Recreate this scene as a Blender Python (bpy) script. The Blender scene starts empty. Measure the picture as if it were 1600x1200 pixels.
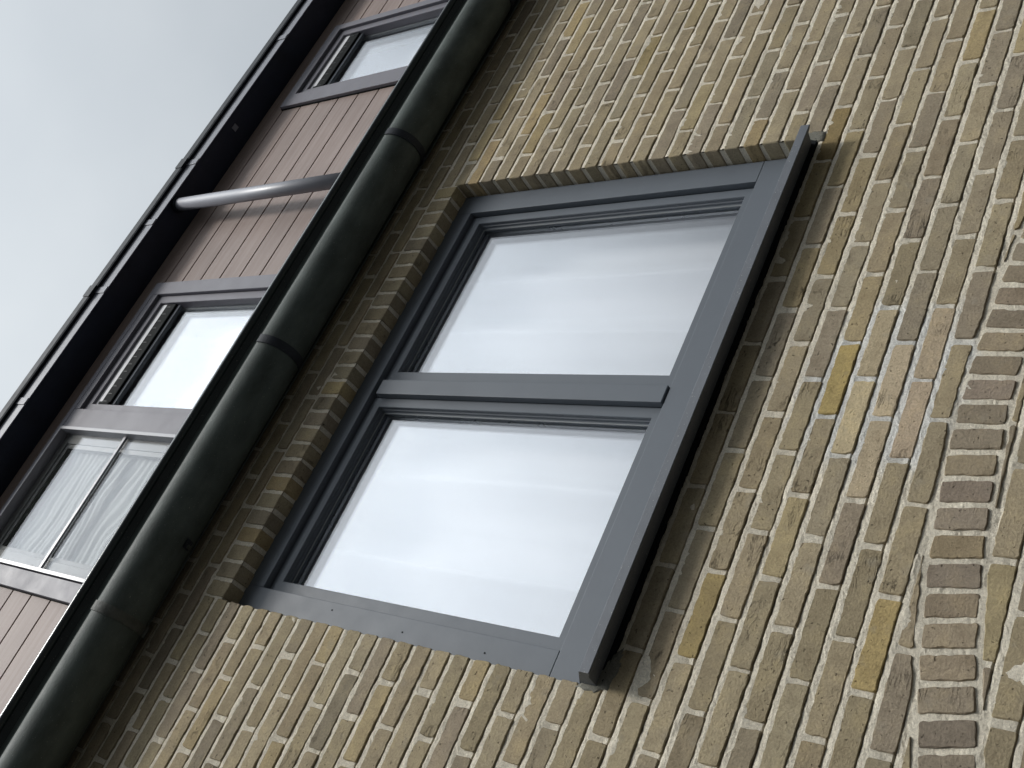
import bpy, bmesh, math, random
import numpy as np
from mathutils import Vector, Matrix, noise

random.seed(7)
S = bpy.context.scene
COL = S.collection

# ------------------------------------------------------------------ camera
CAM = (-0.6200776, -1.9381857, -1.4944477)
R = [[0.3976102, 0.5243073, -0.7529994], [-0.8072134, 0.5900592, -0.0153837], [0.4362484, 0.6139479, 0.6578414]]
FPX = 1816.08
cd = bpy.data.cameras.new('camera')
cd.sensor_fit = 'HORIZONTAL'; cd.sensor_width = 36.0; cd.lens = 36.0 * FPX / 1600.0
cd.clip_start = 0.05; cd.clip_end = 500
cam = bpy.data.objects.new('camera', cd)
cam.matrix_world = Matrix(((R[0][0], -R[1][0], -R[2][0], CAM[0]), (R[0][1], -R[1][1], -R[2][1], CAM[1]), (R[0][2], -R[1][2], -R[2][2], CAM[2]), (0, 0, 0, 1)))
COL.objects.link(cam); S.camera = cam

# ------------------------------------------------------------------ light
SUN_TO = Vector((0.05, -.53, .86)).normalized()
elev = math.asin(SUN_TO.z)
azim = math.atan2(SUN_TO.x, SUN_TO.y)
w = bpy.data.worlds.new('World'); S.world = w; w.use_nodes = True
nt = w.node_tree; nt.nodes.clear()
out = nt.nodes.new('ShaderNodeOutputWorld'); bg = nt.nodes.new('ShaderNodeBackground')
sky = nt.nodes.new('ShaderNodeTexSky'); sky.sky_type = 'NISHITA'; sky.sun_disc = False
sky.sun_elevation = elev; sky.sun_rotation = azim; sky.dust_density = 3.0; sky.air_density = 1.0
tc = nt.nodes.new('ShaderNodeTexCoord')
mp = nt.nodes.new('ShaderNodeMapping'); mp.inputs['Scale'].default_value = (1, 1, 1.6)
nz = nt.nodes.new('ShaderNodeTexNoise'); nz.inputs['Scale'].default_value = 2.6; nz.inputs['Detail'].default_value = 5; nz.inputs['Roughness'].default_value = .48
rp = nt.nodes.new('ShaderNodeValToRGB')
rp.color_ramp.elements[0].position = .34; rp.color_ramp.elements[0].color = (4.85, 5.25, 5.6, 1)
rp.color_ramp.elements[1].position = .68; rp.color_ramp.elements[1].color = (5.95, 6.32, 6.55, 1)
mx = nt.nodes.new('ShaderNodeMix'); mx.data_type = 'RGBA'; mx.inputs[0].default_value = .94
# overcast sky: paler and brighter towards the zenith
sx = nt.nodes.new('ShaderNodeSeparateXYZ')
mr = nt.nodes.new('ShaderNodeMapRange'); mr.inputs['From Min'].default_value = .30; mr.inputs['From Max'].default_value = .95
mr.inputs['To Min'].default_value = .10; mr.inputs['To Max'].default_value = 1.0
vm = nt.nodes.new('ShaderNodeVectorMath'); vm.operation = 'SCALE'
L = nt.links.new
L(tc.outputs['Generated'], mp.inputs[0]); L(mp.outputs[0], nz.inputs['Vector']); L(nz.outputs['Fac'], rp.inputs[0])
L(tc.outputs['Generated'], sx.inputs[0]); L(sx.outputs['Z'], mr.inputs['Value'])
L(rp.outputs[0], vm.inputs[0])
# thin cloud glows round the hidden sun
dt = nt.nodes.new('ShaderNodeVectorMath'); dt.operation = 'DOT_PRODUCT'; dt.inputs[1].default_value = Vector((.20, -.56, .86)).normalized()
gl = nt.nodes.new('ShaderNodeMapRange'); gl.interpolation_type = 'SMOOTHSTEP'
gl.inputs['From Min'].default_value = .78; gl.inputs['From Max'].default_value = 1.0; gl.inputs['To Min'].default_value = 1.0; gl.inputs['To Max'].default_value = 4.7
gm_ = nt.nodes.new('ShaderNodeMath'); gm_.operation = 'MULTIPLY'
L(tc.outputs['Generated'], dt.inputs[0]); L(dt.outputs['Value'], gl.inputs['Value']); L(gl.outputs[0], gm_.inputs[0]); L(mr.outputs[0], gm_.inputs[1]); L(gm_.outputs[0], vm.inputs['Scale'])
L(sky.outputs[0], mx.inputs[6]); L(vm.outputs[0], mx.inputs[7]); L(mx.outputs[2], bg.inputs['Color'])
bg.inputs['Strength'].default_value = .1
L(bg.outputs[0], out.inputs['Surface'])

sl = bpy.data.lights.new('sun', 'SUN'); sl.energy = 1.5; sl.angle = math.radians(10); sl.color = (1, .965, .92)
so = bpy.data.objects.new('sun', sl); so.rotation_euler = SUN_TO.to_track_quat('Z', 'Y').to_euler(); so.location = SUN_TO * 20
COL.objects.link(so)
S.view_settings.view_transform = 'Standard'; S.view_settings.look = 'None'; S.view_settings.exposure = 0.55
S.view_settings.gamma = 1; S.view_settings.use_curve_mapping = False
S.cycles.max_bounces = 8; S.cycles.transparent_max_bounces = 16

# ------------------------------------------------------------------ materials
def mat(name):
    m = bpy.data.materials.new(name); m.use_nodes = True
    n = m.node_tree.nodes; b = n['Principled BSDF']
    return m, n, m.node_tree.links.new, b

def node(n, t, **kw):
    x = n.new(t)
    for k, v in kw.items():
        if k in x.inputs: x.inputs[k].default_value = v
        else: setattr(x, k, v)
    return x

def simple(name, col, rough=.5, spec=.5, var=.12, nscale=6.0, bump=.0, bscale=60., metallic=0., speck=0., rvar=.1, stretch=(1, 1, 1)):
    """painted / moulded surface with uneven colour, gloss and fine relief"""
    m, n, l, b = mat(name)
    tcn = node(n, 'ShaderNodeTexCoord'); mpn = node(n, 'ShaderNodeMapping'); mpn.inputs['Scale'].default_value = stretch
    l(tcn.outputs['Object'], mpn.inputs[0])
    a = node(n, 'ShaderNodeTexNoise', Scale=nscale, Detail=6., Roughness=.6)
    l(mpn.outputs[0], a.inputs['Vector'])
    mrn = node(n, 'ShaderNodeMapRange'); mrn.inputs['From Min'].default_value = .25; mrn.inputs['From Max'].default_value = .75
    mrn.inputs['To Min'].default_value = 1 - var; mrn.inputs['To Max'].default_value = 1 + var
    l(a.outputs['Fac'], mrn.inputs['Value'])
    v = node(n, 'ShaderNodeVectorMath', operation='SCALE'); v.inputs[0].default_value = col
    l(mrn.outputs[0], v.inputs['Scale'])
    last = v.outputs[0]
    if speck > 0:
        s = node(n, 'ShaderNodeTexNoise', Scale=240., Detail=2.)
        l(tcn.outputs['Object'], s.inputs['Vector'])
        sr = node(n, 'ShaderNodeMapRange'); sr.inputs['From Min'].default_value = .69; sr.inputs['From Max'].default_value = .76
        sr.inputs['To Max'].default_value = speck
        l(s.outputs['Fac'], sr.inputs['Value'])
        mm = node(n, 'ShaderNodeMix', data_type='RGBA'); mm.inputs[7].default_value = (.5, .5, .46, 1)
        l(sr.outputs[0], mm.inputs[0]); l(last, mm.inputs[6]); last = mm.outputs[2]
    l(last, b.inputs['Base Color'])
    r2 = node(n, 'ShaderNodeMapRange'); r2.inputs['To Min'].default_value = max(.02, rough - rvar); r2.inputs['To Max'].default_value = rough + rvar
    a2 = node(n, 'ShaderNodeTexNoise', Scale=nscale * 3, Detail=4.)
    l(mpn.outputs[0], a2.inputs['Vector']); l(a2.outputs['Fac'], r2.inputs['Value']); l(r2.outputs[0], b.inputs['Roughness'])
    b.inputs['Specular IOR Level'].default_value = spec; b.inputs['Metallic'].default_value = metallic
    if bump > 0:
        bn = node(n, 'ShaderNodeTexNoise', Scale=bscale, Detail=5.)
        l(mpn.outputs[0], bn.inputs['Vector'])
        bp = node(n, 'ShaderNodeBump', Distance=bump, Strength=1.0)
        l(bn.outputs['Fac'], bp.inputs['Height']); l(bp.outputs[0], b.inputs['Normal'])
    return m

def brick_mat(name, source):
    m, n, l, b = mat(name)
    tcn = node(n, 'ShaderNodeTexCoord')
    if source == 'object':
        oi = node(n, 'ShaderNodeObjectInfo'); colout = oi.outputs['Color']
        off = node(n, 'ShaderNodeVectorMath', operation='SCALE'); off.inputs[0].default_value = (13.1, 7.7, 19.3)
        l(oi.outputs['Random'], off.inputs['Scale'])
        ad = node(n, 'ShaderNodeVectorMath', operation='ADD'); l(tcn.outputs['Object'], ad.inputs[0]); l(off.outputs[0], ad.inputs[1])
        vec = ad.outputs[0]
    else:
        at = node(n, 'ShaderNodeVertexColor'); at.layer_name = 'clay'; colout = at.outputs['Color']; vec = tcn.outputs['Object']
    # large soft patches (firing) + grain + dark pits and creases
    p = node(n, 'ShaderNodeTexNoise', Scale=16., Detail=6., Roughness=.65); l(vec, p.inputs['Vector'])
    pr = node(n, 'ShaderNodeMapRange'); pr.inputs['From Min'].default_value = .28; pr.inputs['From Max'].default_value = .72
    l(p.outputs['Fac'], pr.inputs['Value'])
    cr = node(n, 'ShaderNodeValToRGB')
    e = cr.color_ramp.elements
    e[0].position = 0; e[0].color = (.80, .785, .765, 1); e[1].position = 1; e[1].color = (1.18, 1.16, 1.08, 1)
    e2 = cr.color_ramp.elements.new(.5); e2.color = (1, 1, 1, 1)
    l(pr.outputs[0], cr.inputs[0])
    mu = node(n, 'ShaderNodeMix', data_type='RGBA', blend_type='MULTIPLY'); mu.inputs[0].default_value = 1
    l(colout, mu.inputs[6]); l(cr.outputs[0], mu.inputs[7])
    g = node(n, 'ShaderNodeTexNoise', Scale=190., Detail=6., Roughness=.8); l(vec, g.inputs['Vector'])
    gr = node(n, 'ShaderNodeMapRange'); gr.inputs['From Min'].default_value = .3; gr.inputs['From Max'].default_value = .7
    gr.inputs['To Min'].default_value = .70; gr.inputs['To Max'].default_value = 1.28
    l(g.outputs['Fac'], gr.inputs['Value'])
    v = node(n, 'ShaderNodeVectorMath', operation='SCALE'); l(mu.outputs[2], v.inputs[0]); l(gr.outputs[0], v.inputs['Scale'])
    # dark pits
    pit = node(n, 'ShaderNodeTexNoise', Scale=120., Detail=3.); l(vec, pit.inputs['Vector'])
    ptr = node(n, 'ShaderNodeMapRange'); ptr.inputs['From Min'].default_value = .67; ptr.inputs['From Max'].default_value = .74; l(pit.outputs['Fac'], ptr.inputs['Value'])
    mk = node(n, 'ShaderNodeMix', data_type='RGBA'); mk.inputs[7].default_value = (.035, .028, .02, 1)
    sc = node(n, 'ShaderNodeMath', operation='MULTIPLY'); sc.inputs[1].default_value = .62
    l(ptr.outputs[0], sc.inputs[0]); l(sc.outputs[0], mk.inputs[0]); l(v.outputs[0], mk.inputs[6])
    # drag creases from moulding, mostly along the brick
    mp2 = node(n, 'ShaderNodeMapping'); mp2.inputs['Scale'].default_value = (3.0, 1, 15.)
    l(vec, mp2.inputs[0])
    cz = node(n, 'ShaderNodeTexNoise', Scale=2.6, Detail=7., Roughness=.62, Distortion=1.4); l(mp2.outputs[0], cz.inputs['Vector'])
    cs = node(n, 'ShaderNodeMath', operation='SUBTRACT'); cs.inputs[1].default_value = .5; l(cz.outputs['Fac'], cs.inputs[0])
    ca = node(n, 'ShaderNodeMath', operation='ABSOLUTE'); l(cs.outputs[0], ca.inputs[0])
    cm = node(n, 'ShaderNodeMapRange'); cm.inputs['From Min'].default_value = 0.; cm.inputs['From Max'].default_value = .012
    cm.inputs['To Min'].default_value = 0.; cm.inputs['To Max'].default_value = 1.
    l(ca.outputs[0], cm.inputs['Value'])
    gate = node(n, 'ShaderNodeTexNoise', Scale=9., Detail=2.); l(vec, gate.inputs['Vector'])
    gm = node(n, 'ShaderNodeMapRange'); gm.inputs['From Min'].default_value = .60; gm.inputs['From Max'].default_value = .68; l(gate.outputs['Fac'], gm.inputs['Value'])
    inv = node(n, 'ShaderNodeMath', operation='SUBTRACT'); inv.inputs[0].default_value = 1.; l(cm.outputs[0], inv.inputs[1])
    cg = node(n, 'ShaderNodeMath', operation='MULTIPLY'); l(inv.outputs[0], cg.inputs[0]); l(gm.outputs[0], cg.inputs[1])
    cg2 = node(n, 'ShaderNodeMath', operation='MULTIPLY'); cg2.inputs[1].default_value = .6; l(cg.outputs[0], cg2.inputs[0])
    mk2 = node(n, 'ShaderNodeMix', data_type='RGBA'); mk2.inputs[7].default_value = (.05, .04, .028, 1)
    l(cg2.outputs[0], mk2.inputs[0]); l(mk.outputs[2], mk2.inputs[6])
    # mortar bloom: pale dusty film here and there
    bl = node(n, 'ShaderNodeTexNoise', Scale=22., Detail=5.); l(vec, bl.inputs['Vector'])
    blr = node(n, 'ShaderNodeMapRange'); blr.inputs['From Min'].default_value = .62; blr.inputs['From Max'].default_value = .8; blr.inputs['To Max'].default_value = .5
    l(bl.outputs['Fac'], blr.inputs['Value'])
    mk3 = node(n, 'ShaderNodeMix', data_type='RGBA'); mk3.inputs[7].default_value = (.34, .31, .25, 1)
    l(blr.outputs[0], mk3.inputs[0]); l(mk2.outputs[2], mk3.inputs[6])
    l(mk3.outputs[2], b.inputs['Base Color'])
    b.inputs['Roughness'].default_value = .93; b.inputs['Specular IOR Level'].default_value = .15
    h1 = node(n, 'ShaderNodeMath', operation='MULTIPLY_ADD'); h1.inputs[1].default_value = -.9; l(cg.outputs[0], h1.inputs[0]); l(g.outputs['Fac'], h1.inputs[2])
    h2 = node(n, 'ShaderNodeMath', operation='MULTIPLY_ADD'); h2.inputs[1].default_value = -.9; l(ptr.outputs[0], h2.inputs[0]); l(h1.outputs[0], h2.inputs[2])
    h3 = node(n, 'ShaderNodeMath', operation='MULTIPLY_ADD'); h3.inputs[1].default_value = .55; l(p.outputs['Fac'], h3.inputs[0]); l(h2.outputs[0], h3.inputs[2])
    bp = node(n, 'ShaderNodeBump', Distance=.0034, Strength=1.); l(h3.outputs[0], bp.inputs['Height']); l(bp.outputs[0], b.inputs['Normal'])
    return m

def mortar_mat(name, base, patch=None):
    m, n, l, b = mat(name)
    tcn = node(n, 'ShaderNodeTexCoord')
    g = node(n, 'ShaderNodeTexNoise', Scale=210., Detail=5., Roughness=.85); l(tcn.outputs['Object'], g.inputs['Vector'])
    g2 = node(n, 'ShaderNodeTexNoise', Scale=7., Detail=5.); l(tcn.outputs['Object'], g2.inputs['Vector'])
    r1 = node(n, 'ShaderNodeMapRange'); r1.inputs['From Min'].default_value = .3; r1.inputs['From Max'].default_value = .7; r1.inputs['To Min'].default_value = .60; r1.inputs['To Max'].default_value = 1.26
    l(g.outputs['Fac'], r1.inputs['Value'])
    r2 = node(n, 'ShaderNodeMapRange'); r2.inputs['From Min'].default_value = .3; r2.inputs['From Max'].default_value = .7; r2.inputs['To Min'].default_value = .84; r2.inputs['To Max'].default_value = 1.12
    l(g2.outputs['Fac'], r2.inputs['Value'])
    mlt = node(n, 'ShaderNodeMath', operation='MULTIPLY'); l(r1.outputs[0], mlt.inputs[0]); l(r2.outputs[0], mlt.inputs[1])
    v = node(n, 'ShaderNodeVectorMath', operation='SCALE'); l(mlt.outputs[0], v.inputs['Scale'])
    if patch:   # fresh repointing round the replaced bricks: greyer, smoother mortar
        (px, pz, pr_, pcol) = patch
        sub = node(n, 'ShaderNodeVectorMath', operation='SUBTRACT'); sub.inputs[1].default_value = (px, 0, pz); l(tcn.outputs['Object'], sub.inputs[0])
        scv = node(n, 'ShaderNodeVectorMath', operation='MULTIPLY'); scv.inputs[1].default_value = (1, 0, 1.25); l(sub.outputs[0], scv.inputs[0])
        ln = node(n, 'ShaderNodeVectorMath', operation='LENGTH'); l(scv.outputs[0], ln.inputs[0])
        wn = node(n, 'ShaderNodeTexNoise', Scale=11., Detail=4.); l(tcn.outputs['Object'], wn.inputs['Vector'])
        ma = node(n, 'ShaderNodeMath', operation='MULTIPLY_ADD'); ma.inputs[1].default_value = .22; l(wn.outputs['Fac'], ma.inputs[0]); l(ln.outputs['Value'], ma.inputs[2])
        mr_ = node(n, 'ShaderNodeMapRange'); mr_.inputs['From Min'].default_value = pr_ + .08; mr_.inputs['From Max'].default_value = pr_ + .15
        mr_.inputs['To Min'].default_value = 1; mr_.inputs['To Max'].default_value = 0; l(ma.outputs[0], mr_.inputs['Value'])
        mc = node(n, 'ShaderNodeMix', data_type='RGBA'); mc.inputs[6].default_value = (*base, 1); mc.inputs[7].default_value = (*pcol, 1)
        l(mr_.outputs[0], mc.inputs[0]); l(mc.outputs[2], v.inputs[0])
    else:
        v.inputs[0].default_value = base
    l(v.outputs[0], b.inputs['Base Color'])
    b.inputs['Roughness'].default_value = .95; b.inputs['Specular IOR Level'].default_value = .1
    bp = node(n, 'ShaderNodeBump', Distance=.004, Strength=1.)
    l(g.outputs['Fac'], bp.inputs['Height']); l(bp.outputs[0], b.inputs['Normal'])
    return m

def glass_mat(name, refl, tint=(.98, .985, .985)):
    m, n, l, b = mat(name); n.remove(b)
    o = n['Material Output']
    t = node(n, 'ShaderNodeBsdfTransparent', Color=(*tint, 1)); g = node(n, 'ShaderNodeBsdfGlossy', Roughness=.0)
    g.inputs['Color'].default_value = (.955, .965, 1, 1)
    ge = node(n, 'ShaderNodeNewGeometry')
    dt = node(n, 'ShaderNodeVectorMath', operation='DOT_PRODUCT'); l(ge.outputs['Normal'], dt.inputs[0]); l(ge.outputs['Incoming'], dt.inputs[1])
    ab = node(n, 'ShaderNodeMath', operation='ABSOLUTE'); l(dt.outputs['Value'], ab.inputs[0])
    om = node(n, 'ShaderNodeMath', operation='SUBTRACT'); om.inputs[0].default_value = 1.; l(ab.outputs[0], om.inputs[1])
    pw = node(n, 'ShaderNodeMath', operation='POWER'); pw.inputs[1].default_value = 5.; l(om.outputs[0], pw.inputs[0])
    ad = node(n, 'ShaderNodeMath', operation='MULTIPLY_ADD'); ad.inputs[1].default_value = .9; ad.inputs[2].default_value = refl; ad.use_clamp = True
    l(pw.outputs[0], ad.inputs[0])
    # slight waviness of the pane
    tcn = node(n, 'ShaderNodeTexCoord'); wz = node(n, 'ShaderNodeTexNoise', Scale=1.6, Detail=1.); l(tcn.outputs['Object'], wz.inputs['Vector'])
    bp = node(n, 'ShaderNodeBump', Distance=.004, Strength=.25); l(wz.outputs['Fac'], bp.inputs['Height']); l(bp.outputs[0], g.inputs['Normal'])
    mxn = node(n, 'ShaderNodeMixShader'); l(ad.outputs[0], mxn.inputs[0]); l(t.outputs[0], mxn.inputs[1]); l(g.outputs[0], mxn.inputs[2])
    l(mxn.outputs[0], o.inputs['Surface'])
    return m

def board_mat(name):
    m, n, l, b = mat(name)
    tcn = node(n, 'ShaderNodeTexCoord'); oi = node(n, 'ShaderNodeObjectInfo')
    off = node(n, 'ShaderNodeVectorMath', operation='SCALE'); off.inputs[0].default_value = (7., 3., 11.); l(oi.outputs['Random'], off.inputs['Scale'])
    ad = node(n, 'ShaderNodeVectorMath', operation='ADD'); l(tcn.outputs['Object'], ad.inputs[0]); l(off.outputs[0], ad.inputs[1])
    mpn = node(n, 'ShaderNodeMapping'); mpn.inputs['Scale'].default_value = (.55, 4, 9); l(ad.outputs[0], mpn.inputs[0])
    a = node(n, 'ShaderNodeTexNoise', Scale=4., Detail=8., Roughness=.6, Distortion=.8); l(mpn.outputs[0], a.inputs['Vector'])
    mp2 = node(n, 'ShaderNodeMapping'); mp2.inputs['Scale'].default_value = (3., 4, 3.); l(ad.outputs[0], mp2.inputs[0])
    c = node(n, 'ShaderNodeTexNoise', Scale=1., Detail=3.); l(mp2.outputs[0], c.inputs['Vector'])
    r = node(n, 'ShaderNodeValToRGB'); r.color_ramp.elements[0].position = .3; r.color_ramp.elements[0].color = (.270, .202, .178, 1)
    r.color_ramp.elements[1].position = .72; r.color_ramp.elements[1].color = (.350, .282, .254, 1)
    l(a.outputs['Fac'], r.inputs[0])
    rr = node(n, 'ShaderNodeMapRange'); rr.inputs['From Min'].default_value = .3; rr.inputs['From Max'].default_value = .7; rr.inputs['To Min'].default_value = .88; rr.inputs['To Max'].default_value = 1.1
    l(c.outputs['Fac'], rr.inputs['Value'])
    v = node(n, 'ShaderNodeVectorMath', operation='SCALE'); l(r.outputs[0], v.inputs[0]); l(rr.outputs[0], v.inputs['Scale'])
    l(v.outputs[0], b.inputs['Base Color']); b.inputs['Roughness'].default_value = .55; b.inputs['Specular IOR Level'].default_value = .2
    bp = node(n, 'ShaderNodeBump', Distance=.0006, Strength=.8); l(a.outputs['Fac'], bp.inputs['Height']); l(bp.outputs[0], b.inputs['Normal'])
    return m

M = {}
M['brick'] = brick_mat('brick_clay', 'object'); M['brick_mass'] = brick_mat('brick_clay_mass', 'attr')
M['mortar'] = mortar_mat('pale_mortar', (.80, .735, .60), patch=(.78, -.45, .22, (.78, .77, .72)))
M['smear'] = mortar_mat('grey_mortar_smear', (.24, .235, .20))
M['frame'] = simple('slate_grey_frame_paint', (.122, .139, .160), .5, .3, .05, 5, .0002, 90, speck=.0)
M['sill'] = simple('slate_grey_sill', (.130, .142, .160), .55, .3, .14, 9, .0004, 70, speck=.8)
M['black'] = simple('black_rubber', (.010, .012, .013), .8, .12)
M['spacer'] = simple('brushed_aluminium_spacer', (.5, .52, .54), .3, .5, .05, metallic=.9)
M['bead'] = simple('light_bead_edge', (.30, .32, .33), .35, .5, .05)
M['gutter'] = simple('weathered_dark_green_gutter', (.072, .088, .080), .6, .3, .42, 8, .0006, 120, speck=.35, stretch=(1, 2, 2))
M['gutlip'] = simple('gutter_lip', (.028, .036, .038), .22, .5, .25, 8, .0004, 100, speck=.35)
M['bracket'] = simple('gutter_bracket', (.020, .024, .032), .6, .3, .3, 20, .0006, 150, speck=.3)
M['dirty_bracket'] = simple('dirty_gutter_union', (.075, .08, .07), .6, .3, .5, 30, .001, 120, speck=.5)
M['upframe'] = simple('upper_frame_grey', (.175, .17, .195), .5, .25, .06, 5, .0002, 90)
M['upedge'] = simple('upper_frame_edge', (.26, .26, .285), .35, .5, .05)
M['trimlite'] = simple('grille_fin_grey', (.035, .04, .045), .5)
M['soffit'] = simple('soffit_navy', (.018, .023, .042), .55, .35, .35, 6, .0003, 90, speck=.12)
M['fascia'] = simple('roof_fascia_grey', (.19, .20, .235), .5, .5, .08, 4, .0002, 80)
M['trim'] = simple('roof_trim_dark', (.016, .021, .028), .6, .2, .25, 9)
M['pipe'] = simple('downpipe_grey', (.24, .245, .275), .42, .5, .06, 4, .0002, 80, speck=.12)
M['board'] = board_mat('cladding_board_print')
M['glass'] = glass_mat('window_glass', .09)
M['glass_in'] = glass_mat('window_glass_inner_pane', .12)
M['glass_up'] = glass_mat('upper_window_glass', .05)
M['glass_low'] = glass_mat('fixed_window_glass', .015)
M['curtain'] = simple('white_sheer_curtain', (.72, .72, .755), .9, .1, .03, 3)
M['blind'] = simple('white_pleated_blind', (.33, .345, .34), .9, .1, .04, 3)
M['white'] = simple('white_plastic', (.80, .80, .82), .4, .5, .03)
M['inner'] = simple('inner_frame_grey', (.13, .13, .125), .6, .3, .05)
M['plaster'] = simple('room_plaster', (.42, .42, .41), .9, .1, .05, 2)
M['paving'] = simple('grey_paving', (.036, .036, .035), .9, .2, .25, 3, .002, 40)
M['felt'] = simple('roof_felt', (.05, .05, .05), .9, .2, .2, 4)

# ------------------------------------------------------------------ object helpers
def link(o, parent=None):
    COL.objects.link(o)
    if parent is not None: o.parent = parent
    return o
def thing(name, label, cat, group=None):
    o = link(bpy.data.objects.new(name, None)); o['label'] = label; o['category'] = cat
    o['kind'] = 'thing'
    if group: o['group'] = group
    return o
def mesh_obj(name, bm, m, parent=None, smooth=False, label=None):
    me = bpy.data.meshes.new(name)
    bmesh.ops.recalc_face_normals(bm, faces=bm.faces)
    bm.to_mesh(me); bm.free(); me.materials.append(M[m] if isinstance(m, str) else m)
    if smooth:
        for p in me.polygons: p.use_smooth = True
    o = link(bpy.data.objects.new(name, me), parent)
    if label: o['label'] = label
    return o
def box(name, x0, x1, y0, y1, z0, z1, m, parent=None, bev=.0015, label=None, segs=2):
    bm = bmesh.new()
    mt = Matrix.Translation(((x0 + x1) / 2, (y0 + y1) / 2, (z0 + z1) / 2)) @ Matrix.Diagonal((x1 - x0, y1 - y0, z1 - z0, 1))
    bmesh.ops.create_cube(bm, size=1, matrix=mt)
    if bev > 0: bmesh.ops.bevel(bm, geom=bm.edges[:], offset=min(bev, .4 * min(x1 - x0, y1 - y0, z1 - z0)), segments=segs, affect='EDGES', profile=.5)
    return mesh_obj(name, bm, m, parent, label=label)
def prism_x(name, prof, x0, x1, m, parent=None, smooth=False, close=True, tilt=0.0, nx=1, label=None, xc=0.0):
    """closed (y, z) profile pulled along x; tilt gives a run its fall"""
    bm = bmesh.new(); rings = []
    for i in range(nx + 1):
        x = x0 + (x1 - x0) * i / nx
        rings.append([bm.verts.new((x, y, z + (x - xc) * tilt)) for y, z in prof])
    n = len(prof)
    for a, b_ in zip(rings, rings[1:]):
        for i in range(n if close else n - 1):
            bm.faces.new((a[i], a[(i + 1) % n], b_[(i + 1) % n], b_[i]))
    if close: bm.faces.new(rings[0]); bm.faces.new(rings[-1][::-1])
    o = mesh_obj(name, bm, m, parent, label=label)
    if smooth:
        for p in o.data.polygons: p.use_smooth = True
        o.data.set_sharp_from_angle(angle=math.radians(38))
    return o
def ring(name, x0, x1, z0, z1, prof, m, parent=None, wl=1., wr=1., wt=1., wb=1., label=None):
    """mitred frame: profile of (inset, y) carried round a rectangle; wl..wb add to the inset per side beyond the first point"""
    bm = bmesh.new(); rows = []
    for (d, y, k) in prof:    # k: 1 when the point belongs to the inner side and takes the side's extra width
        l_, r_, t_, b_ = d + k * wl, d + k * wr, d + k * wt, d + k * wb
        rows.append([bm.verts.new(p) for p in ((x0 + l_, y, z0 + b_), (x1 - r_, y, z0 + b_), (x1 - r_, y, z1 - t_), (x0 + l_, y, z1 - t_))])
    n = len(rows)
    for i in range(n):
        a, b2 = rows[i], rows[(i + 1) % n]
        for j in range(4):
            bm.faces.new((a[j], a[(j + 1) % 4], b2[(j + 1) % 4], b2[j]))
    return mesh_obj(name, bm, m, parent, label=label)

# ------------------------------------------------------------------ ground (below the picture)
GZ = -3.05
bm = bmesh.new(); bmesh.ops.create_grid(bm, x_segments=4, y_segments=4, size=120, matrix=Matrix.Translation((0, 0, GZ)))
g = mesh_obj('ground', bm, 'paving'); g['kind'] = 'structure'

# ------------------------------------------------------------------ brick wall
C = .06204; Z0 = .0158; P = .2; X0 = -.0116
OX0, OX1, OZ1, OZ0 = -.008, 1.582, 1.260, -.056      # window opening
RZT = 1.349                                         # top of the rowlock over the window
AC = (.755, -3.700); ARU, ARL = 3.066, 2.970; JT = .0130
WX0, WX1, WZT = -2.5, 4.7, 1.60

wall = thing('brick_wall', 'olive brown brick wall with pale mortar joints around the two-light window', 'brick wall')

def clip(poly, a, b, c):
    """keep a*x + b*z <= c"""
    outp = []
    for i in range(len(poly)):
        p, q = poly[i], poly[(i + 1) % len(poly)]
        dp, dq = a * p[0] + b * p[1] - c, a * q[0] + b * q[1] - c
        if dp <= 0: outp.append(p)
        if dp * dq < 0:
            t = dp / (dp - dq); outp.append((p[0] + t * (q[0] - p[0]), p[1] + t * (q[1] - p[1])))
    return outp
def area(poly):
    return abs(sum(poly[i][0] * poly[(i + 1) % len(poly)][1] - poly[(i + 1) % len(poly)][0] * poly[i][1] for i in range(len(poly)))) / 2

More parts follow.
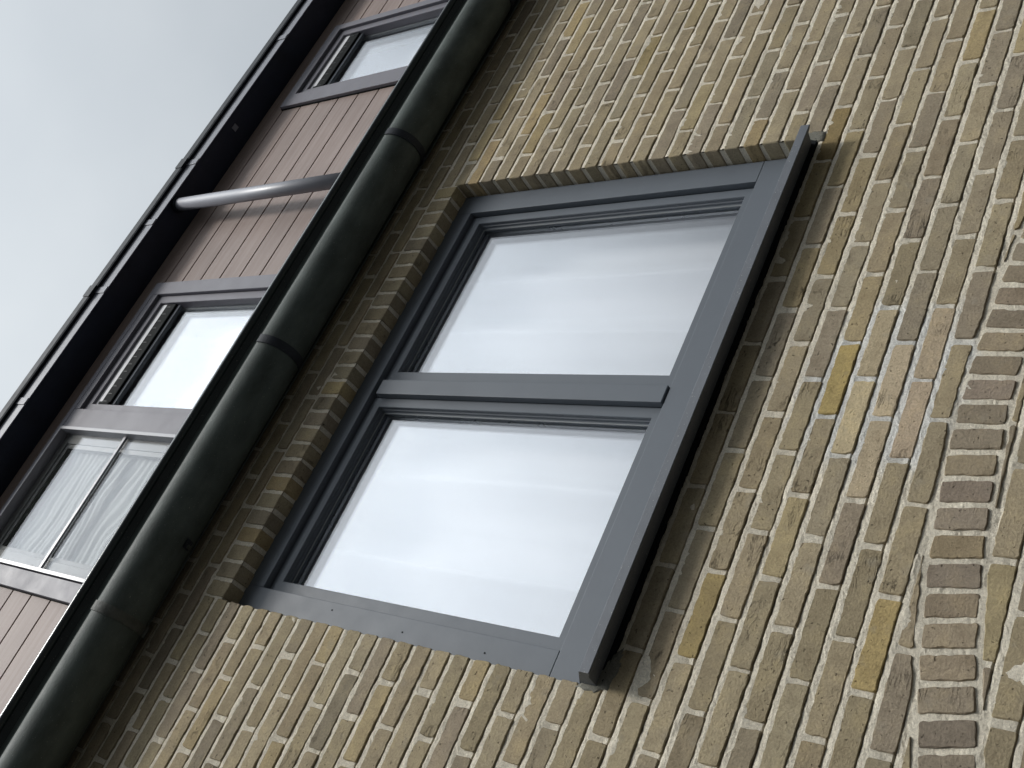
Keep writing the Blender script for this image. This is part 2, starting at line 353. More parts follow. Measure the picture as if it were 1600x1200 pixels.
def brick_geo(poly, rng, depth=.022, rough=1., step=.011):
    """vertices and faces of one hand-made brick seen from its face; local x, z; face near y = -.003"""
    cx = sum(p[0] for p in poly) / len(poly); cz = sum(p[1] for p in poly) / len(poly)
    if sum(poly[i][0] * poly[(i + 1) % len(poly)][1] - poly[(i + 1) % len(poly)][0] * poly[i][1] for i in range(len(poly))) < 0: poly = poly[::-1]
    pts = []
    cr = .0040
    n = len(poly)
    for i in range(n):
        p0, p, q = Vector(poly[i - 1]), Vector(poly[i]), Vector(poly[(i + 1) % n])
        e0, e1 = (p0 - p), (q - p)
        r_ = min(cr, e0.length * .3, e1.length * .3) * rng.uniform(.6, 1.7)
        a, b_ = p + e0.normalized() * r_, p + e1.normalized() * r_
        pts.append(a); pts.append(p * .35 + (a + b_) * .325)
        nxt = q + (p - q).normalized() * min(cr, e1.length * .3)
        k = max(1, int((nxt - b_).length / step))
        for j in range(k): pts.append(b_.lerp(nxt, j / k))
    # remove near duplicates
    pp = []
    for v in pts:
        if not pp or (v - pp[-1]).length > .0022: pp.append(v)
    pts = pp; n = len(pts)
    ctr = Vector((cx, cz))
    ph = rng.uniform(0, 99)
    yb = -.0030 + rng.uniform(-.0010, .0010)
    tx, tz = rng.uniform(-.006, .006), rng.uniform(-.015, .03)
    vs, fs = [], []
    nrm = []
    for i in range(n):
        t = (pts[(i + 1) % n] - pts[i - 1]).normalized(); nrm.append(Vector((t.y, -t.x)))
    jit = [(noise.noise(Vector((p.x * 34 + ph, p.y * 60, ph))) * .0009 + noise.noise(Vector((p.x * 110 + ph, p.y * 130, 2.2))) * .0023 + rng.uniform(-.0005, .0005)) * rough for p in pts]
    for p, nn in zip(pts, nrm): vs.append((p.x - nn.x * .0012, depth, p.y - nn.y * .0012))
    for p, nn, j in zip(pts, nrm, jit): vs.append((p.x + nn.x * j, yb + .0026 + rng.uniform(-.0006, .0006), p.y + nn.y * j))
    bv = [.0015 + rng.uniform(-.0006, .0010) * rough for _ in pts]
    for p, nn, j, w_ in zip(pts, nrm, jit, bv):
        q = p + nn * (j - w_); vs.append((q.x, yb + tx * (q.x - cx) + tz * (q.y - cz) + noise.noise(Vector((q.x * 30 + ph, 5, q.y * 40))) * .0008 * rough, q.y))
    for r_ in range(2):
        for i in range(n):
            a, b_ = r_ * n + i, r_ * n + (i + 1) % n
            fs.append((a, b_, b_ + n, a + n))
    fs.append(tuple(range(2 * n, 3 * n)))
    return vs, fs

def mk_mesh(name, vs, fs, m):
    me = bpy.data.meshes.new(name); me.from_pydata(vs, [], fs); me.materials.append(m)
    return me

rng = random.Random(11)
# clay colours
PAL = [((0.334, 0.276, 0.180), 30), ((0.351, 0.293, 0.195), 26), ((0.315, 0.266, 0.185), 20), ((0.300, 0.251, 0.183), 10), ((0.285, 0.240, 0.172), 5), ((0.372, 0.302, 0.180), 9), ((0.389, 0.305, 0.172), 3), ((0.328, 0.272, 0.184), 10)]
def clay():
    t = rng.uniform(0, sum(k for _, k in PAL))
    for c_, k in PAL:
        t -= k
        if t <= 0: break
    s_ = rng.uniform(.97, 1.19)
    return tuple(min(1, v * s_ * rng.uniform(.99, 1.01)) for v in c_) + (1,)
SPECIAL = {(3, -6): (.44, .34, .15), (0, -10): (.45, .345, .165), (0, -4): (.37, .29, .145), (10, 11): (.32, .255, .135), (7, 2): (.36, .28, .16), (7, -2): (.29, .22, .11),
           (4, -7): (.50, .415, .275), (3, -7): (.55, .455, .29), (3, -8): (.53, .435, .30), (2, -8): (.50, .41, .28), (3, -9): (.50, .40, .285), (4, -9): (.47, .38, .265),
           (6, 14): (.26, .215, .10), (1, -12): (.23, .20, .175)}

def to_px(x, y, z):
    d = (x - CAM[0], y - CAM[1], z - CAM[2])
    q = [sum(R[r_][i] * d[i] for i in range(3)) for r_ in range(3)]
    if q[2] < .1: return None
    return (800 + FPX * q[0] / q[2], 600 + FPX * q[1] / q[2], q[2])

bricks = []    # dicts: poly (world x,z), name, key, deep
def add(poly, name='brick', key=None, deep=False):
    if len(poly) < 3 or area(poly) < .00035: return
    bricks.append(dict(poly=poly, name=name, key=key, deep=deep))

kmin = math.floor((GZ - Z0) / C) + 1; kmax = math.floor((WZT - Z0) / C) - 0
for k in range(kmin, kmax + 1):
    zc = Z0 + k * C
    h = .5 if k % 2 == 0 else 0.
    n0 = math.floor((WX0 - X0) / P - h); n1 = math.ceil((WX1 - X0) / P - h)
    wob = rng.uniform(-.0012, .0012)
    for n in range(n0, n1):
        xa = X0 + (n + h) * P + JT / 2 + rng.uniform(-.003, .003); xb = X0 + (n + 1 + h) * P - JT / 2 + rng.uniform(-.003, .003)
        za = zc - C / 2 + .0074 + wob + rng.uniform(-.001, .001); zb = zc + C / 2 - .0074 + wob + rng.uniform(-.0012, .0012)
        xa = max(xa, WX0); xb = min(xb, WX1)
        if OZ0 < zc < RZT:
            if abs(xb - OX0) < .02: xb = OX0
            if abs(xa - OX1) < .02: xa = OX1
        if xb - xa < .02: continue
        polys = [[(xa, za), (xb, za), (xb, zb), (xa, zb)]]
        deep = False
        # window opening and rowlock above it
        if zb > OZ0 and za < RZT + .004:
            new = []
            for p in polys:
                top = max(v[1] for v in p)
                if top > OZ0 + .012 and min(v[1] for v in p) < RZT - .01:
                    l_ = clip(p, 1, 0, OX0); r_ = clip(p, -1, 0, -OX1)
                    rest = clip(clip(p, -1, 0, -OX0), 1, 0, OX1)
                    lw = clip(rest, 0, 1, OZ0 - .004); up = clip(rest, 0, -1, -(RZT + JT * .9))
                    for q in (l_, r_):
                        if len(q) > 2:
                            xs = [v[0] for v in q]
                            if max(xs) - min(xs) > .02:
                                if abs(max(xs) - OX0) < .012 or abs(min(xs) - OX1) < .012: deep = True
                                new.append(q)
                    for q in (lw, up):
                        if len(q) > 2 and max(v[1] for v in q) - min(v[1] for v in q) > .012: new.append(q)
                else: new.append(p)
            polys = new
        # arch
        for p in polys:
            cxp = sum(v[0] for v in p) / len(p); czp = sum(v[1] for v in p) / len(p)
            d = math.hypot(cxp - AC[0], czp - AC[1]); ang = abs(cxp - AC[0])
            if ang < 1.62 and abs(d - 3.018) < .22 and czp > -1.5:
                ux, uz = (cxp - AC[0]) / d, (czp - AC[1]) / d
                base = ux * AC[0] + uz * AC[1]
                add(clip(p, -ux, -uz, -(base + ARU + JT * .9)), key=(n, k))
                add(clip(p, ux, uz, base + ARL - JT * .9), key=(n, k))
            else: add(p, key=(n, k), deep=deep)
# rowlock over the window
nb = 27; pitch = (OX1 - OX0 - .002) / nb
for i in range(nb):
    xa = OX0 + .001 + i * pitch + .006; xb = xa + pitch - .0120
    za, zb = OZ1 + rng.uniform(-.0015, .0015), RZT + rng.uniform(-.002, .002)
    sk = rng.uniform(-.0012, .0012)
    add([(xa + sk, za), (xb + sk, za), (xb - sk, zb), (xa - sk, zb)], 'lintel_brick', deep=True)
# arch of headers
na = 53; da = .0603 / 3.018
for i in range(-26, 27):
    t = i * da + .004; hw = (.0603 - .0125) / 2 / 3.018
    pl = []
    for (r_, s_) in ((ARL, -1), (ARL, 1), (ARU, 1), (ARU, -1)):
        rr = r_ + rng.uniform(-.002, .002); th = t + s_ * hw * (3.018 / r_) + rng.uniform(-.0003, .0003)
        pl.append((AC[0] + rr * math.sin(th), AC[1] + rr * math.cos(th)))
    add(pl[::-1], 'arch_brick')

def shown(b):
    xs = [v[0] for v in b['poly']]; zs = [v[1] for v in b['poly']]
    q = to_px(sum(xs) / len(xs), 0, sum(zs) / len(zs))
    if q is None or q[0] < -20 or q[0] > 1620 or q[1] < -20 or q[1] > 1220: return 0
    if sum(zs) / len(zs) > 1.50: return 0
    return area(b['poly']) * 1e6 / q[2] ** 2 / 100
for b in bricks: b['rank'] = shown(b)
plain = sorted([b for b in bricks if b['name'] == 'brick'], key=lambda b: -b['rank'])
single = set(id(b) for b in plain[:300] if b['rank'] > 0) | set(id(b) for b in bricks if b['name'] != 'brick')
shared = []
def std_mesh(i):
    r_ = random.Random(100 + i)
    return mk_mesh('brick', *brick_geo([(-.095, -.0255), (.095, -.0255), (.095, .0255), (-.095, .0255)], r_), M['brick'])
shared = [std_mesh(i) for i in range(28)]
mass_v, mass_f, mass_c = [], [], []
for b in bricks:
    pl = b['poly']; xs = [v[0] for v in pl]; zs = [v[1] for v in pl]
    cx, cz = (min(xs) + max(xs)) / 2, (min(zs) + max(zs)) / 2
    col = clay()
    if b['name'] == 'arch_brick': col = tuple(v * f for v, f in zip(clay(), (.90, .89, .94, 1)))
    if b['key'] in SPECIAL: col = SPECIAL[b['key']] + (1,)
    if id(b) in single:
        W_, H_ = max(xs) - min(xs), max(zs) - min(zs)
        if b['name'] == 'brick' and len(pl) == 4 and W_ > .17 and abs(H_ - .051) < .006 and not b['deep']:
            o = bpy.data.objects.new('brick', rng.choice(shared))
            o.scale = (W_ / .19 * rng.choice((1, -1)), 1, H_ / .051)
        else:
            o = bpy.data.objects.new(b['name'], mk_mesh(b['name'], *brick_geo([(x - cx, z - cz) for x, z in pl], rng, depth=.1 if b['deep'] else .022), M['brick']))
        o.location = (cx, 0, cz); o.color = col
        o.rotation_euler = (0, rng.uniform(-.006, .006), 0)
        link(o, wall)
    else:
        far = b['rank'] <= 0
        vs, fs = brick_geo(pl, rng, depth=.1 if b['deep'] else .022, step=.06 if far else .011)
        o_ = len(mass_v); mass_v += vs; mass_f += [tuple(i + o_ for i in f) for f in fs]; mass_c += [col] * len(vs)
me = mk_mesh('brickwork', mass_v, mass_f, M['brick_mass'])
ca = me.color_attributes.new('clay', 'FLOAT_COLOR', 'POINT'); ca.data.foreach_set('color', np.array(mass_c, dtype=np.float32).ravel())
o = link(bpy.data.objects.new('brickwork', me), wall); o['kind'] = 'stuff'

# mortar bed: struck joints, proud on the lower brick and deep under the upper one
def lin(a, b_, st):
    n_ = max(1, int(round((b_ - a) / st))); return [a + (b_ - a) * i / n_ for i in range(n_)]
xs = lin(WX0, -.95, .05) + lin(-.95, 2.95, .008) + lin(2.95, WX1, .05) + [WX1]
xs = sorted([x for x in xs if abs(x - OX0 + .0035) > .004 and abs(x - OX1 - .0035) > .004] + [OX0 - .0035, OX1 + .0035])
rows = []
for k in range(kmin - 1, kmax + 1):
    zj = Z0 + (k + .5) * C
    near = zj > -1.1
    rows += [(zj - .0100, -.0011), (zj - .0040, -.0012), (zj + .0012, -.0008), (zj + .0059, .0004), (zj + .0067, .0115)] + ([(zj + .0096, .0125), (zj + .0118, .0008), (zj + .022, .0006), (zj + .034, .0006)] if near else [])
rows = [r_ for r_ in rows if r_[0] < WZT]; rows = [(GZ, .004)] + [r_ for r_ in rows if r_[0] > GZ and abs(r_[0] - OZ1 - .0045) > .003] + [(WZT, .004), (OZ1 + .0045, .0005)]; rows.sort()
mv = []
for z, yb in rows:
    for x in xs:
        y = yb
        inopen = OX0 - .02 < x < OX1 + .02 and OZ1 - .01 < z < RZT + .02
        d = math.hypot(x - AC[0], z - AC[1])
        if inopen or (abs(d - 3.018) < .07 and abs(x - AC[0]) < 1.62): y = .0004
        if -.95 < x < 2.95 and z > -1.15:
            y += noise.noise(Vector((x * 45, 3.3, z * 70))) * .0016 + noise.noise(Vector((x * 150, 9.1, z * 150))) * .0015
            y += max(0, noise.noise(Vector((x * 14, 1.7, z * 20))) - .25) * -.006
        mv.append((x, y, z + (0 if abs(z - OZ1 - .0045) < 1e-6 else noise.noise(Vector((x * 30, 8.8, z * 20))) * .0012 + noise.noise(Vector((x * 95, 1.8, z * 20))) * .0009)))
nx = len(xs); mf = []
for j in range(len(rows) - 1):
    for i in range(nx - 1):
        cx_, cz_ = (xs[i] + xs[i + 1]) / 2, (rows[j][0] + rows[j + 1][0]) / 2
        if OX0 - .0035 < cx_ < OX1 + .0035 and OZ0 + .02 < cz_ < OZ1 + .0045: continue
        mf.append((j * nx + i, j * nx + i + 1, (j + 1) * nx + i + 1, (j + 1) * nx + i))
me = mk_mesh('mortar', mv, mf, M['mortar'])
link(bpy.data.objects.new('mortar', me), wall)
# mortar of the reveals (between the jamb bricks) and the wall core behind the face
bm = bmesh.new()
def plate(bm, pts):
    bm.faces.new([bm.verts.new(p) for p in pts])
a_, b_, t_, z_ = OX0 - .0035, OX1 + .0035, OZ1 + .0045, OZ0
N_ = 130
for (xj) in (a_, b_):
    prev = None
    for i in range(N_ + 1):
        z = z_ + (t_ - z_) * i / N_
        dx = noise.noise(Vector((z * 60, xj, 2))) * .0015
        cur = [bm.verts.new((xj + dx, y, z)) for y in (.004, .05, .102)]
        if prev:
            bm.faces.new((prev[0], prev[1], cur[1], cur[0])); bm.faces.new((prev[1], prev[2], cur[2], cur[1]))
        prev = cur
prev = None
for i in range(N_ + 1):
    x = a_ + (b_ - a_) * i / N_
    dz = noise.noise(Vector((x * 60, 7, 2))) * .0015
    cur = [bm.verts.new((x, y, t_ + dz)) for y in (.004, .05, .102)]
    if prev:
        bm.faces.new((prev[0], prev[1], cur[1], cur[0])); bm.faces.new((prev[1], prev[2], cur[2], cur[1]))
    prev = cur
mesh_obj('reveal_mortar', bm, 'mortar', wall, smooth=True)
bm = bmesh.new()
for (x0, x1, z0, z1) in ((WX0, OX0 - .012, GZ, WZT), (OX1 + .012, WX1, GZ, WZT), (OX0 - .011, OX1 + .011, GZ, OZ0 - .02), (OX0 - .011, OX1 + .011, OZ1 + .012, WZT)):
    bmesh.ops.create_cube(bm, size=1, matrix=Matrix.Translation(((x0 + x1) / 2, .17, (z0 + z1) / 2)) @ Matrix.Diagonal((x1 - x0, .27, z1 - z0, 1)))
mesh_obj('wall_core', bm, 'plaster', wall)
# grey mortar squeezed round the two ends of the sill
def blob(name, pts, m, parent, seed, thick=.001, amp=.0022):
    bm = bmesh.new(); n_ = 22; rows_ = []
    cx_ = sum(p[0] for p in pts) / len(pts); cz_ = sum(p[1] for p in pts) / len(pts)
    per = []
    for i in range(len(pts)):
        for j in range(5):
            t = j / 5; p, q = pts[i], pts[(i + 1) % len(pts)]
            per.append((p[0] + (q[0] - p[0]) * t, p[1] + (q[1] - p[1]) * t))
    for f, y in ((1., .006), (.92, -.003 - thick * .3), (.6, -.004 - thick * .7), (.3, -.004 - thick)):
        r_ = []
        for (x, z) in per:
            w_ = 1 + noise.noise(Vector((x * 90, seed, z * 90))) * .3 * (f > .9)
            X, Z = cx_ + (x - cx_) * f * w_, cz_ + (z - cz_) * f * w_
            r_.append(bm.verts.new((X, y + noise.noise(Vector((X * 140, seed + 3, Z * 140))) * amp * (f < .95), Z)))
        rows_.append(r_)
    for a, b2 in zip(rows_, rows_[1:]):
        for i in range(len(per)): bm.faces.new((a[i], a[(i + 1) % len(per)], b2[(i + 1) % len(per)], b2[i]))
    bm.faces.new(rows_[-1])
    return mesh_obj(name, bm, m, parent, smooth=True)
blob('mortar_smear', [(-.018, -.005), (.03, -.035), (.09, -.085), (.045, -.098), (-.01, -.085), (-.028, -.045)], 'smear', wall, 1.1)
blob('mortar_smear', [(1.588, .004), (1.604, .004), (1.606, -.05), (1.598, -.085), (1.56, -.09), (1.56, -.04)], 'smear', wall, 5.1)

# ------------------------------------------------------------------ ground floor window
win = thing('window', 'large slate grey two-light window with projecting sill set in the brick wall', 'window')
YF = .055
fr = []
fr_l = box('frame_post', 0.0, .072, YF, .125, .1175, 1.268, 'frame', win)
fr_r = box('frame_post', 1.499, 1.577, YF, .125, .1175, 1.268, 'frame', win)
box('frame_head', .0725, 1.4985, YF, .125, 1.196, 1.268, 'frame', win)
box('bottom_rail', 0.0, 1.577, YF, .125, -.02, .1165, 'frame', win)
box('frame_joint_gap', .004, 1.573, YF + .004, .12, .1163, .1178, 'black', win, bev=0)
for (x, z) in ((.033, .60), (.028, .32), (.05, .88)):
    bm = bmesh.new(); bmesh.ops.create_cone(bm, cap_ends=True, segments=12, radius1=.0022, radius2=.0022, depth=.0012, matrix=Matrix.Translation((x, YF - .0004, z)) @ Matrix.Rotation(math.pi / 2, 4, 'X'))
    mesh_obj('screw_hole', bm, 'black', win)
# dark weather seal in the rebate behind the sashes
ring('weather_seal', .072, 1.499, .1175, 1.196, [(0, .118, 0), (0, .100, 0), (.012, .100, 0), (.012, .118, 0)], 'black', win, 0, 0, 0, 0)
YS = .075
def sash(x0, x1, z0, z1, il, ir, it, ib, yo=YS, gl='glass', fm='frame', parent=win, em='bead', spm='spacer', deep=.045):
    pr_ = [(0, yo + deep, 0), (0, yo + .002, 0), (.0015, yo, 0), (-.0015, yo, 1), (0, yo + .0015, 1), (0, yo + .012, 1), (.003, yo + .014, 1), (.003, yo + .022, 1),
           (.006, yo + .024, 1), (.006, yo + .036, 1), (.004, yo + deep, 1)]
    s_ = ring('sash', x0, x1, z0, z1, pr_, fm, parent, il, ir, it, ib)
    e = .006
    ring('glazing_bead', x0 + il, x1 - ir, z0 + ib, z1 - it, [(.001, yo + .0275, 0), (.001, yo + .0245, 0), (.0085, yo + .0245, 0), (.0085, yo + .0275, 0)], em, s_, 0, 0, 0, 0)
    ring('spacer', x0 + il, x1 - ir, z0 + ib, z1 - it, [(-.002, yo + .052, 0), (-.002, yo + .0415, 0), (.010, yo + .0415, 0), (.010, yo + .052, 0)], spm, s_, 0, 0, 0, 0)
    gx0, gx1, gz0, gz1 = x0 + il - .006, x1 - ir + .006, z0 + ib - .006, z1 - it + .006
    box('glass_pane', gx0, gx1, yo + .0365, yo + .0405, gz0, gz1, gl, s_, bev=0)
    box('glass_pane', gx0, gx1, yo + .0530, yo + .0570, gz0, gz1, 'glass_in', s_, bev=0)
    ring('sash_back', x0, x1, z0, z1, [(.004, yo + deep + .022, 0), (.004, yo + deep + .0005, 0), (-.004, yo + deep + .0005, 1), (-.004, yo + deep + .022, 1)], fm, s_, il, ir, it, ib)
    return s_
sash(.076, .748, .121, 1.192, .033, .033, .039, .030)
s2 = sash(.752, 1.495, .121, 1.192, .096, .030, .039, .030)
box('cover_strip', .747, .800, .050, .0745, .1215, 1.168, 'frame', win, bev=.002)
# sill: thin board falling outwards
prism_x('sill', [(-.072, -.0515), (-.0706, -.0500), (.054, .022), (.054, -.044), (-.054, -.0640), (-.055, -.0690), (-.0705, -.0765), (-.072, -.075)], -.007, 1.555, 'sill', win, smooth=False)
box('sill_shade_strip', .001, 1.575, -.0045, .012, -.0665, -.0460, 'black', win, bev=0)  # black strip over the pale mortar, stands in for shade under the sill
# room and curtain behind
def room(x0, x1, y0, y1, z0, z1):
    bm = bmesh.new(); v = [bm.verts.new(p) for p in ((x0, y0, z0), (x1, y0, z0), (x1, y0, z1), (x0, y0, z1), (x0, y1, z0), (x1, y1, z0), (x1, y1, z1), (x0, y1, z1))]
    for f in ((4, 5, 6, 7), (0, 1, 5, 4), (3, 7, 6, 2), (0, 4, 7, 3), (1, 2, 6, 5)): bm.faces.new([v[i] for i in f])
    o = mesh_obj('room_wall', bm, 'plaster'); o['kind'] = 'structure'; return o
room(-.3, 1.9, .31, 2.6, -.6, 1.45)
def curtain(name, x0, x1, z0, z1, y, m, fold, label, horizontal=False):
    bm = bmesh.new(); nx_, nz_ = (260, 14) if not horizontal else (70, 150)
    grid = []
    for j in range(nz_ + 1):
        row = []
        for i in range(nx_ + 1):
            x = x0 + (x1 - x0) * i / nx_; z = z0 + (z1 - z0) * j / nz_
            if not horizontal:
                u = x + .015 * noise.noise(Vector((x * 2, z * 1.2, 4)))
                ph_ = u * 24 + 2.6 * noise.noise(Vector((u * 3, z * .25, 7))); dy = fold * (abs(math.sin(ph_ * .5)) * 1.5 - .7 + noise.noise(Vector((u * 12, z * .4, 2))) * .5)
            else:
                u = z + .05 * noise.noise(Vector((x * 3.2, z * 4, 4))) + .016 * noise.noise(Vector((x * 9, z * 9, 1)))
                dy = fold * (math.sin(u * 175) * .55 + noise.noise(Vector((x * 2, u * 30, 2))) * .9)
            row.append(bm.verts.new((x, y + dy, z)))
        grid.append(row)
    for a, b2 in zip(grid, grid[1:]):
        for i in range(nx_): bm.faces.new((a[i], a[i + 1], b2[i + 1], b2[i]))
    o = mesh_obj(name, bm, m, None, smooth=True); o['label'] = label; o['category'] = 'curtain'
    sm = o.modifiers.new('thickness', 'SOLIDIFY'); sm.thickness = .0012
    return o
curtain('curtain', -.02, 1.60, -.05, 1.35, .20, 'curtain', .048, 'white sheer curtain in soft vertical folds behind the large ground floor window')

# ------------------------------------------------------------------ lower gutter
gut = thing('gutter', 'large dark green black half round gutter fixed along the top of the brick wall', 'gutter')
GY, GZc, GR, TILT, XC = -.100, 1.530, .082, .008, .95
def arc(r, a0, a1, n_): return [(GY + r * math.cos(math.radians(a0 + (a1 - a0) * i / n_)), GZc + r * math.sin(math.radians(a0 + (a1 - a0) * i / n_))) for i in range(n_ + 1)]
outer = arc(GR, 0, -180, 40)
# front wall draws in above the belly and turns out again under the rolled lip
outer += [(GY - GR + .002, GZc + .010), (GY - GR + .008, GZc + .020), (GY - GR + .016, GZc + .030), (GY - GR + .018, GZc + .045), (GY - GR + .018, GZc + .062)]
inner = [(GY - GR + .022, GZc + .062), (GY - GR + .022, GZc + .03), (GY - GR + .006, GZc + .005)] + arc(GR - .004, -180, 0, 24)
GX0, GX1 = -2.5, 4.7
prism_x('gutter_body', outer + inner, GX0, GX1, 'gutter', gut, smooth=True, tilt=TILT, xc=XC)
LY, LZ, LR = -.192, 1.612, .0135
lip = [(LY + LR * math.cos(math.radians(a)), LZ + LR * math.sin(math.radians(a))) for a in range(0, 360, 18)]
prism_x('rolled_lip', lip, GX0, GX1, 'gutlip', gut, smooth=True, tilt=TILT, xc=XC)
prism_x('lip_web', [(LY + .006, LZ - .010), (LY + .030, LZ - .020), (LY + .034, LZ - .016), (LY + .012, LZ - .003)], GX0 + .002, GX1 - .002, 'gutlip', gut, tilt=TILT, xc=XC)
def gring(x, wdt, r0, th, a0, a1, m, name, tab=False, lbl=None):
    pr_ = arc(r0 + th, a0, a1, 36) + arc(r0 + .0005, a1, a0, 36)
    o = prism_x(name, pr_, x - wdt / 2, x + wdt / 2, m, gut, smooth=True, tilt=TILT, xc=XC, label=lbl)
    return o
for x in (2.52, 1.705, .785, -1.03, 3.45, -1.95):
    gring(x, .030, GR, .0042, 20, -183, 'bracket', 'gutter_bracket')
gring(-.163, .030, GR, .0045, 12, -184, 'dirty_bracket', 'gutter_union', lbl='dirty grey union clip with a chipped tab')
# union tab and small clips under the belly
def tabbox(name, x, ang, wx, ht, th, m, r0):
    bm = bmesh.new()
    mt = Matrix.Translation((x, GY, GZc + (x - XC) * TILT)) @ Matrix.Rotation(math.radians(ang), 4, 'X') @ Matrix.Translation((0, r0 + th / 2, 0)) @ Matrix.Diagonal((wx, th, ht, 1))
    bmesh.ops.create_cube(bm, size=1, matrix=mt); bmesh.ops.bevel(bm, geom=bm.edges[:], offset=th * .3, segments=2, affect='EDGES')
    return mesh_obj(name, bm, m, gut)
tabbox('union_tab', -.163, -38, .036, .036, .008, 'dirty_bracket', GR + .003)
tabbox('bracket_tab', 1.705, -36, .030, .040, .008, 'bracket', GR + .002)
tabbox('drain_clip', .105, -72, .030, .030, .004, 'bracket', GR)
tabbox('drain_clip', .101, -66, .012, .022, .006, 'dirty_bracket', GR + .001)
box('gap_light_stop', GX0, GX1, GY + GR - .006, .045, GZc + .058, GZc + .068, 'gutter', gut, bev=0)  # added to close the gap and keep sky light off the bricks below
box('back_light_stop', GX0, GX1, GY + GR - .0035, GY + GR + .001, GZc - .040, GZc + .0578, 'gutter', gut, bev=0)  # added behind the gutter, carried down to stop light leaking onto the wall
# fixing arms from the wall to the gutter back
for x in (2.52, 1.705, .785, -.163, -1.03, 3.45):
    box('fixing_arm', x - .012, x + .012, GY + GR - .004, .004, GZc - .012 + (x - XC) * TILT, GZc + .012 + (x - XC) * TILT, 'bracket', gut, bev=.002)

# ------------------------------------------------------------------ clad upper wall
clad = thing('clad_wall', 'upper storey wall clad in pinkish brown horizontal boards above the gutter', 'clad wall')
CY = .05
for (a, b2, z0, z1) in ((-2.5, -.112, 1.601, 2.974), (1.252, 2.322, 1.601, 2.974), (2.855, 6.6, 1.601, 2.974), (-.111, 1.251, 2.845, 2.974), (2.323, 2.854, 2.834, 2.974), (-.111, 1.251, 1.601, 1.73), (2.323, 2.854, 1.601, 1.73)):
    box('backing', a, b2, CY + .028, CY + .10, z0, z1, 'black', clad, bev=0)
joints = [1.662, 1.7925, 1.923, 2.053, 2.1835, 2.314, 2.4455, 2.577, 2.707, 2.8375, 2.968]
W1 = (-.1235, 1.263, 1.72, 2.853); W2 = (2.311, 2.866, 1.72, 2.842)
for za, zb in zip(joints, joints[1:]):
    z0, z1 = za + .0034, zb - .0034
    segs = [(-2.5, 6.6)]
    for Wn in (W1, W2):
        if z0 < Wn[3] - .02:
            ns = []
            for a, b2 in segs:
                if b2 <= Wn[0] or a >= Wn[1]: ns.append((a, b2)); continue
                if a < Wn[0]: ns.append((a, Wn[0] - .002))
                if b2 > Wn[1]: ns.append((Wn[1] + .002, b2))
            segs = ns
    cut = None
    for a, b2 in segs:
        box('cladding_board', a, b2, CY, CY + .008, z0, z1, 'board', clad, bev=.0018)
# notch: the board beside the window tops runs over them
# ------------------------------------------------------------------ upper windows
def upper_frame(t, x0, x1, z0, z1, y=.030, depth=.05, wl=.06, wr=.065, wt=.065):
    ring('frame', x0, x1, z0, z1, [(0, y + depth, 0), (0, y + .0015, 0), (.0015, y, 0), (-.0015, y, 1), (0, y + .0015, 1), (0, y + depth, 1)], 'upframe', t, wl, wr, wt, .05)
    ring('frame_edge_trim', x0, x1, z0, z1, [(-.003, CY + .002, 0), (-.003, CY - .006, 0), (.004, CY - .006, 0), (.004, CY + .002, 0)], 'black', t, 0, 0, 0, 0)
def vent_light(t, x0, x1, z0, z1):
    """opening light with a ventilation grille below its top edge"""
    pr_ = [(0, .085, 0), (0, .047, 0), (.0015, .045, 0), (-.0015, .045, 1), (0, .047, 1), (0, .078, 1), (-.002, .085, 1)]
    s_ = ring('sash', x0, x1, z0, z1, pr_, 'upframe', t, .034, .036, .038, .034)
    gx0, gx1, gz0, gz1 = x0 + .031, x1 - .033, z0 + .03, z1 - .035
    box('glass_pane', gx0, gx1, .078, .082, gz0, gz1, 'glass_up', s_, bev=0)
    box('glass_pane', gx0, gx1, .096, .100, gz0, gz1, 'glass_up', s_, bev=0)
    ring('spacer', gx0, gx1, gz0, gz1, [(-.002, .0955, 0), (-.002, .0825, 0), (.012, .0825, 0), (.012, .0955, 0)], 'bead', s_, 0, 0, 0, 0)
    # grille
    vx0, vx1 = x0 + .034, x1 - .037
    zt = z1 - .038
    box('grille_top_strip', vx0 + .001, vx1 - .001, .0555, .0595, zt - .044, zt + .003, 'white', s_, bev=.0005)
    v_ = box('ventilation_grille', vx0 + .001, vx1 - .001, .0505, .066, zt - .108, zt - .044, 'black', s_, bev=.003)
    box('grille_foot', vx0 + .001, vx1 - .001, .060, .077, zt - .126, zt - .1085, 'frame', s_, bev=.002)
    box('grille_end_cap', vx0 + .0005, vx0 + .016, .046, .066, zt - .109, zt - .032, 'black', s_, bev=.005)
    n_ = int((vx1 - vx0) / .036)
    bm = bmesh.new()
    for i in range(n_):
        xx = vx0 + (i + .5) * (vx1 - vx0) / n_
        bmesh.ops.create_cube(bm, size=1, matrix=Matrix.Translation((xx, .0500, zt - .066)) @ Matrix.Diagonal((.0022, .002, .030, 1)))
    f_ = mesh_obj('grille_fins', bm, 'trimlite', s_); f_['kind'] = 'stuff'
    return s_
u1 = thing('window', 'wide upper window with an opening light and a blind-covered fixed light, between clad boards', 'window')
upper_frame(u1, *W1, wl=.070, wr=.065, wt=.030)
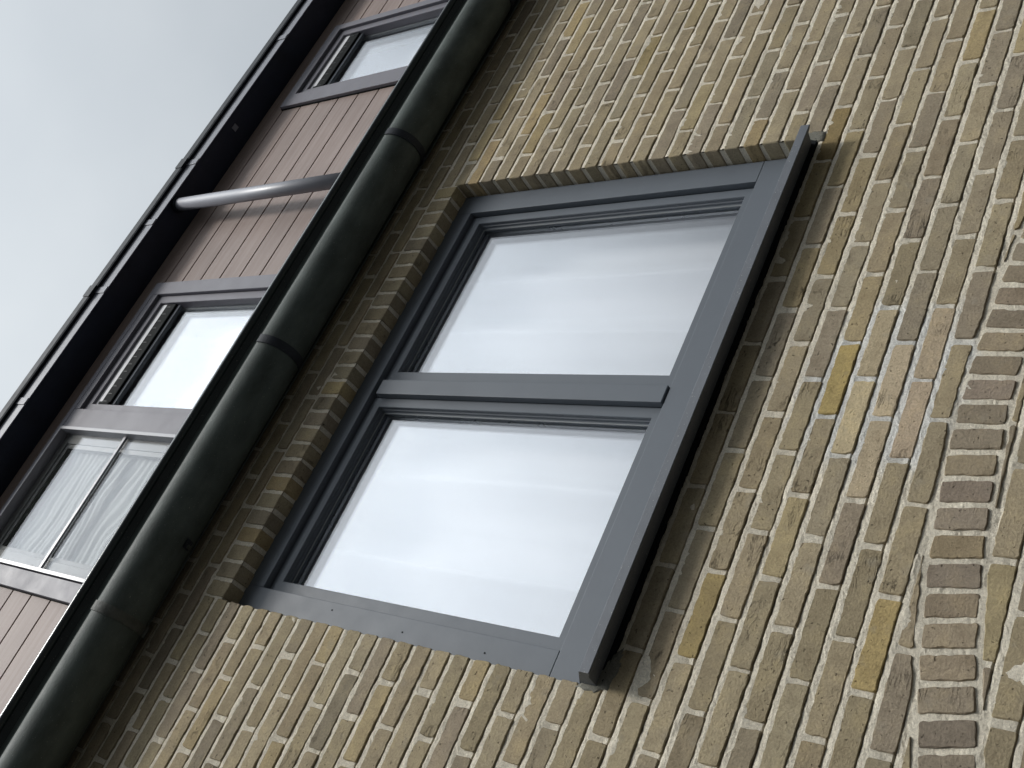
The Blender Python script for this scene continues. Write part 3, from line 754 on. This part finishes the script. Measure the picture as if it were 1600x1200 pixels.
# fixed light on the left: slim edge, one glazing bar
box('frame_mullion', .532, .618, .0305, .080, 1.773, 2.8225, 'upframe', u1, bev=.0015)
box('frame_head', .6185, 1.1975, .0305, .080, 2.786, 2.8225, 'upframe', u1, bev=.0015)
ring('fixed_light', -.050, .531, 1.775, 2.8225, [(0, .080, 0), (0, .024, 0), (.001, .023, 0), (.013, .023, 0), (.014, .024, 0), (.014, .080, 0)], 'upedge', u1, 0, 0, 0, 0)
box('glazing_bar', -.036, .517, .043, .0515, 2.355, 2.371, 'upedge', u1, bev=.001)
ring('inner_frame', -.036, .517, 1.789, 2.8085, [(0, .085, 0), (0, .060, 0), (.042, .060, 0), (.044, .064, 0), (.060, .066, 0), (.060, .085, 0)], 'inner', u1, 0, 0, 0, 0)
box('inner_bar', .02, .46, .060, .072, 2.355, 2.372, 'black', u1, bev=.001)
box('glass_pane', -.036, .517, .052, .056, 1.789, 2.8085, 'glass_low', u1, bev=0)
vent_light(u1, .6195, 1.1970, 1.775, 2.784)
u2 = thing('window', 'narrow upper window with open vent grille, in the boards beyond the thin downpipe', 'window')
upper_frame(u2, *W2, wl=.077, wr=.036, wt=.058)
vent_light(u2, 2.3895, 2.8285, 1.775, 2.782)
# rooms, reveals and hangings behind
for (x0, x1) in ((-.10, .57), (.63, 1.25), (2.34, 2.85)):
    room(x0, x1, .161, 1.6, 1.7, 2.86)
curtain('pleated_blind', .012, .472, 1.80, 2.757, .096, 'blind', .0045, 'white rippled blind behind the fixed left light of the wide upper window', True)
curtain('curtain', .66, 1.22, 1.72, 2.84, .19, 'curtain', .012, 'plain white curtain behind the opening light of the wide upper window')
curtain('curtain', 2.37, 2.83, 1.72, 2.84, .20, 'curtain', .012, 'plain white curtain behind the small upper window')

# ------------------------------------------------------------------ eaves
eav = thing('roof_eaves', 'overhanging roof edge with dark navy soffit and slim grey fascia against the sky', 'roof')
FY = -.085
box('soffit', -2.5, 6.6, FY + .004, .14, 2.975, 3.00, 'soffit', eav, bev=0)
xj = [-2.5, -1.35, -.2, .55, 1.12, 1.50, 1.86, 2.68, 3.4, 4.3, 5.3, 6.6]
for a, b2 in zip(xj, xj[1:]):
    box('fascia_strip', a + .001, b2 - .001, FY, FY + .0035, 2.966, 3.034, 'fascia', eav, bev=.001)
for a in xj[1:-1]:
    box('joint_clip', a - .002, a + .030, FY - .004, FY - .0005, 2.964, 3.04, 'fascia', eav, bev=.001)
for a, b2 in zip(xj[::2], xj[2::2] + [6.6]):
    if b2 > a: prism_x('edge_trim', [(FY - .013, 3.032), (FY - .016, 3.040), (FY - .016, 3.078), (FY - .010, 3.086), (.02, 3.086), (.02, 3.079), (FY - .002, 3.079), (FY - .002, 3.035)], a + .0005, b2 - .0005, 'trim', eav)
for a in xj[2:-1:2]:
    box('trim_joint', a - .03, a + .03, FY - .019, FY - .0165, 3.034, 3.083, 'trim', eav, bev=.001)
box('roof_deck', -2.5, 6.6, .021, 3.2, 3.001, 3.078, 'felt', eav, bev=0)
box('soffit_plate', 2.127, 2.157, -.043, -.018, 2.972, 2.9748, 'fascia', eav, bev=.0005)

# ------------------------------------------------------------------ downpipe
dp = thing('downpipe', 'slim grey round downpipe running from the eaves soffit down behind the large gutter', 'downpipe')
PX, PY, PR = 1.655, -.040, .029
def tube(name, x, y, z0, z1, r, m, parent, n_=32):
    bm = bmesh.new()
    bmesh.ops.create_cone(bm, cap_ends=True, segments=n_, radius1=r, radius2=r, depth=z1 - z0, matrix=Matrix.Translation((x, y, (z0 + z1) / 2)))
    o = mesh_obj(name, bm, m, parent)
    for p in o.data.polygons: p.use_smooth = abs(p.normal.z) < .5
    return o
tube('pipe', PX, PY, 1.60, 2.9745, PR, 'pipe', dp)
tube('pipe_collar', PX, PY, 2.952, 2.9742, PR + .005, 'trim', dp)
tube('pipe_shoe', PX, -.060, 1.575, 1.605, PR - .001, 'pipe', dp)
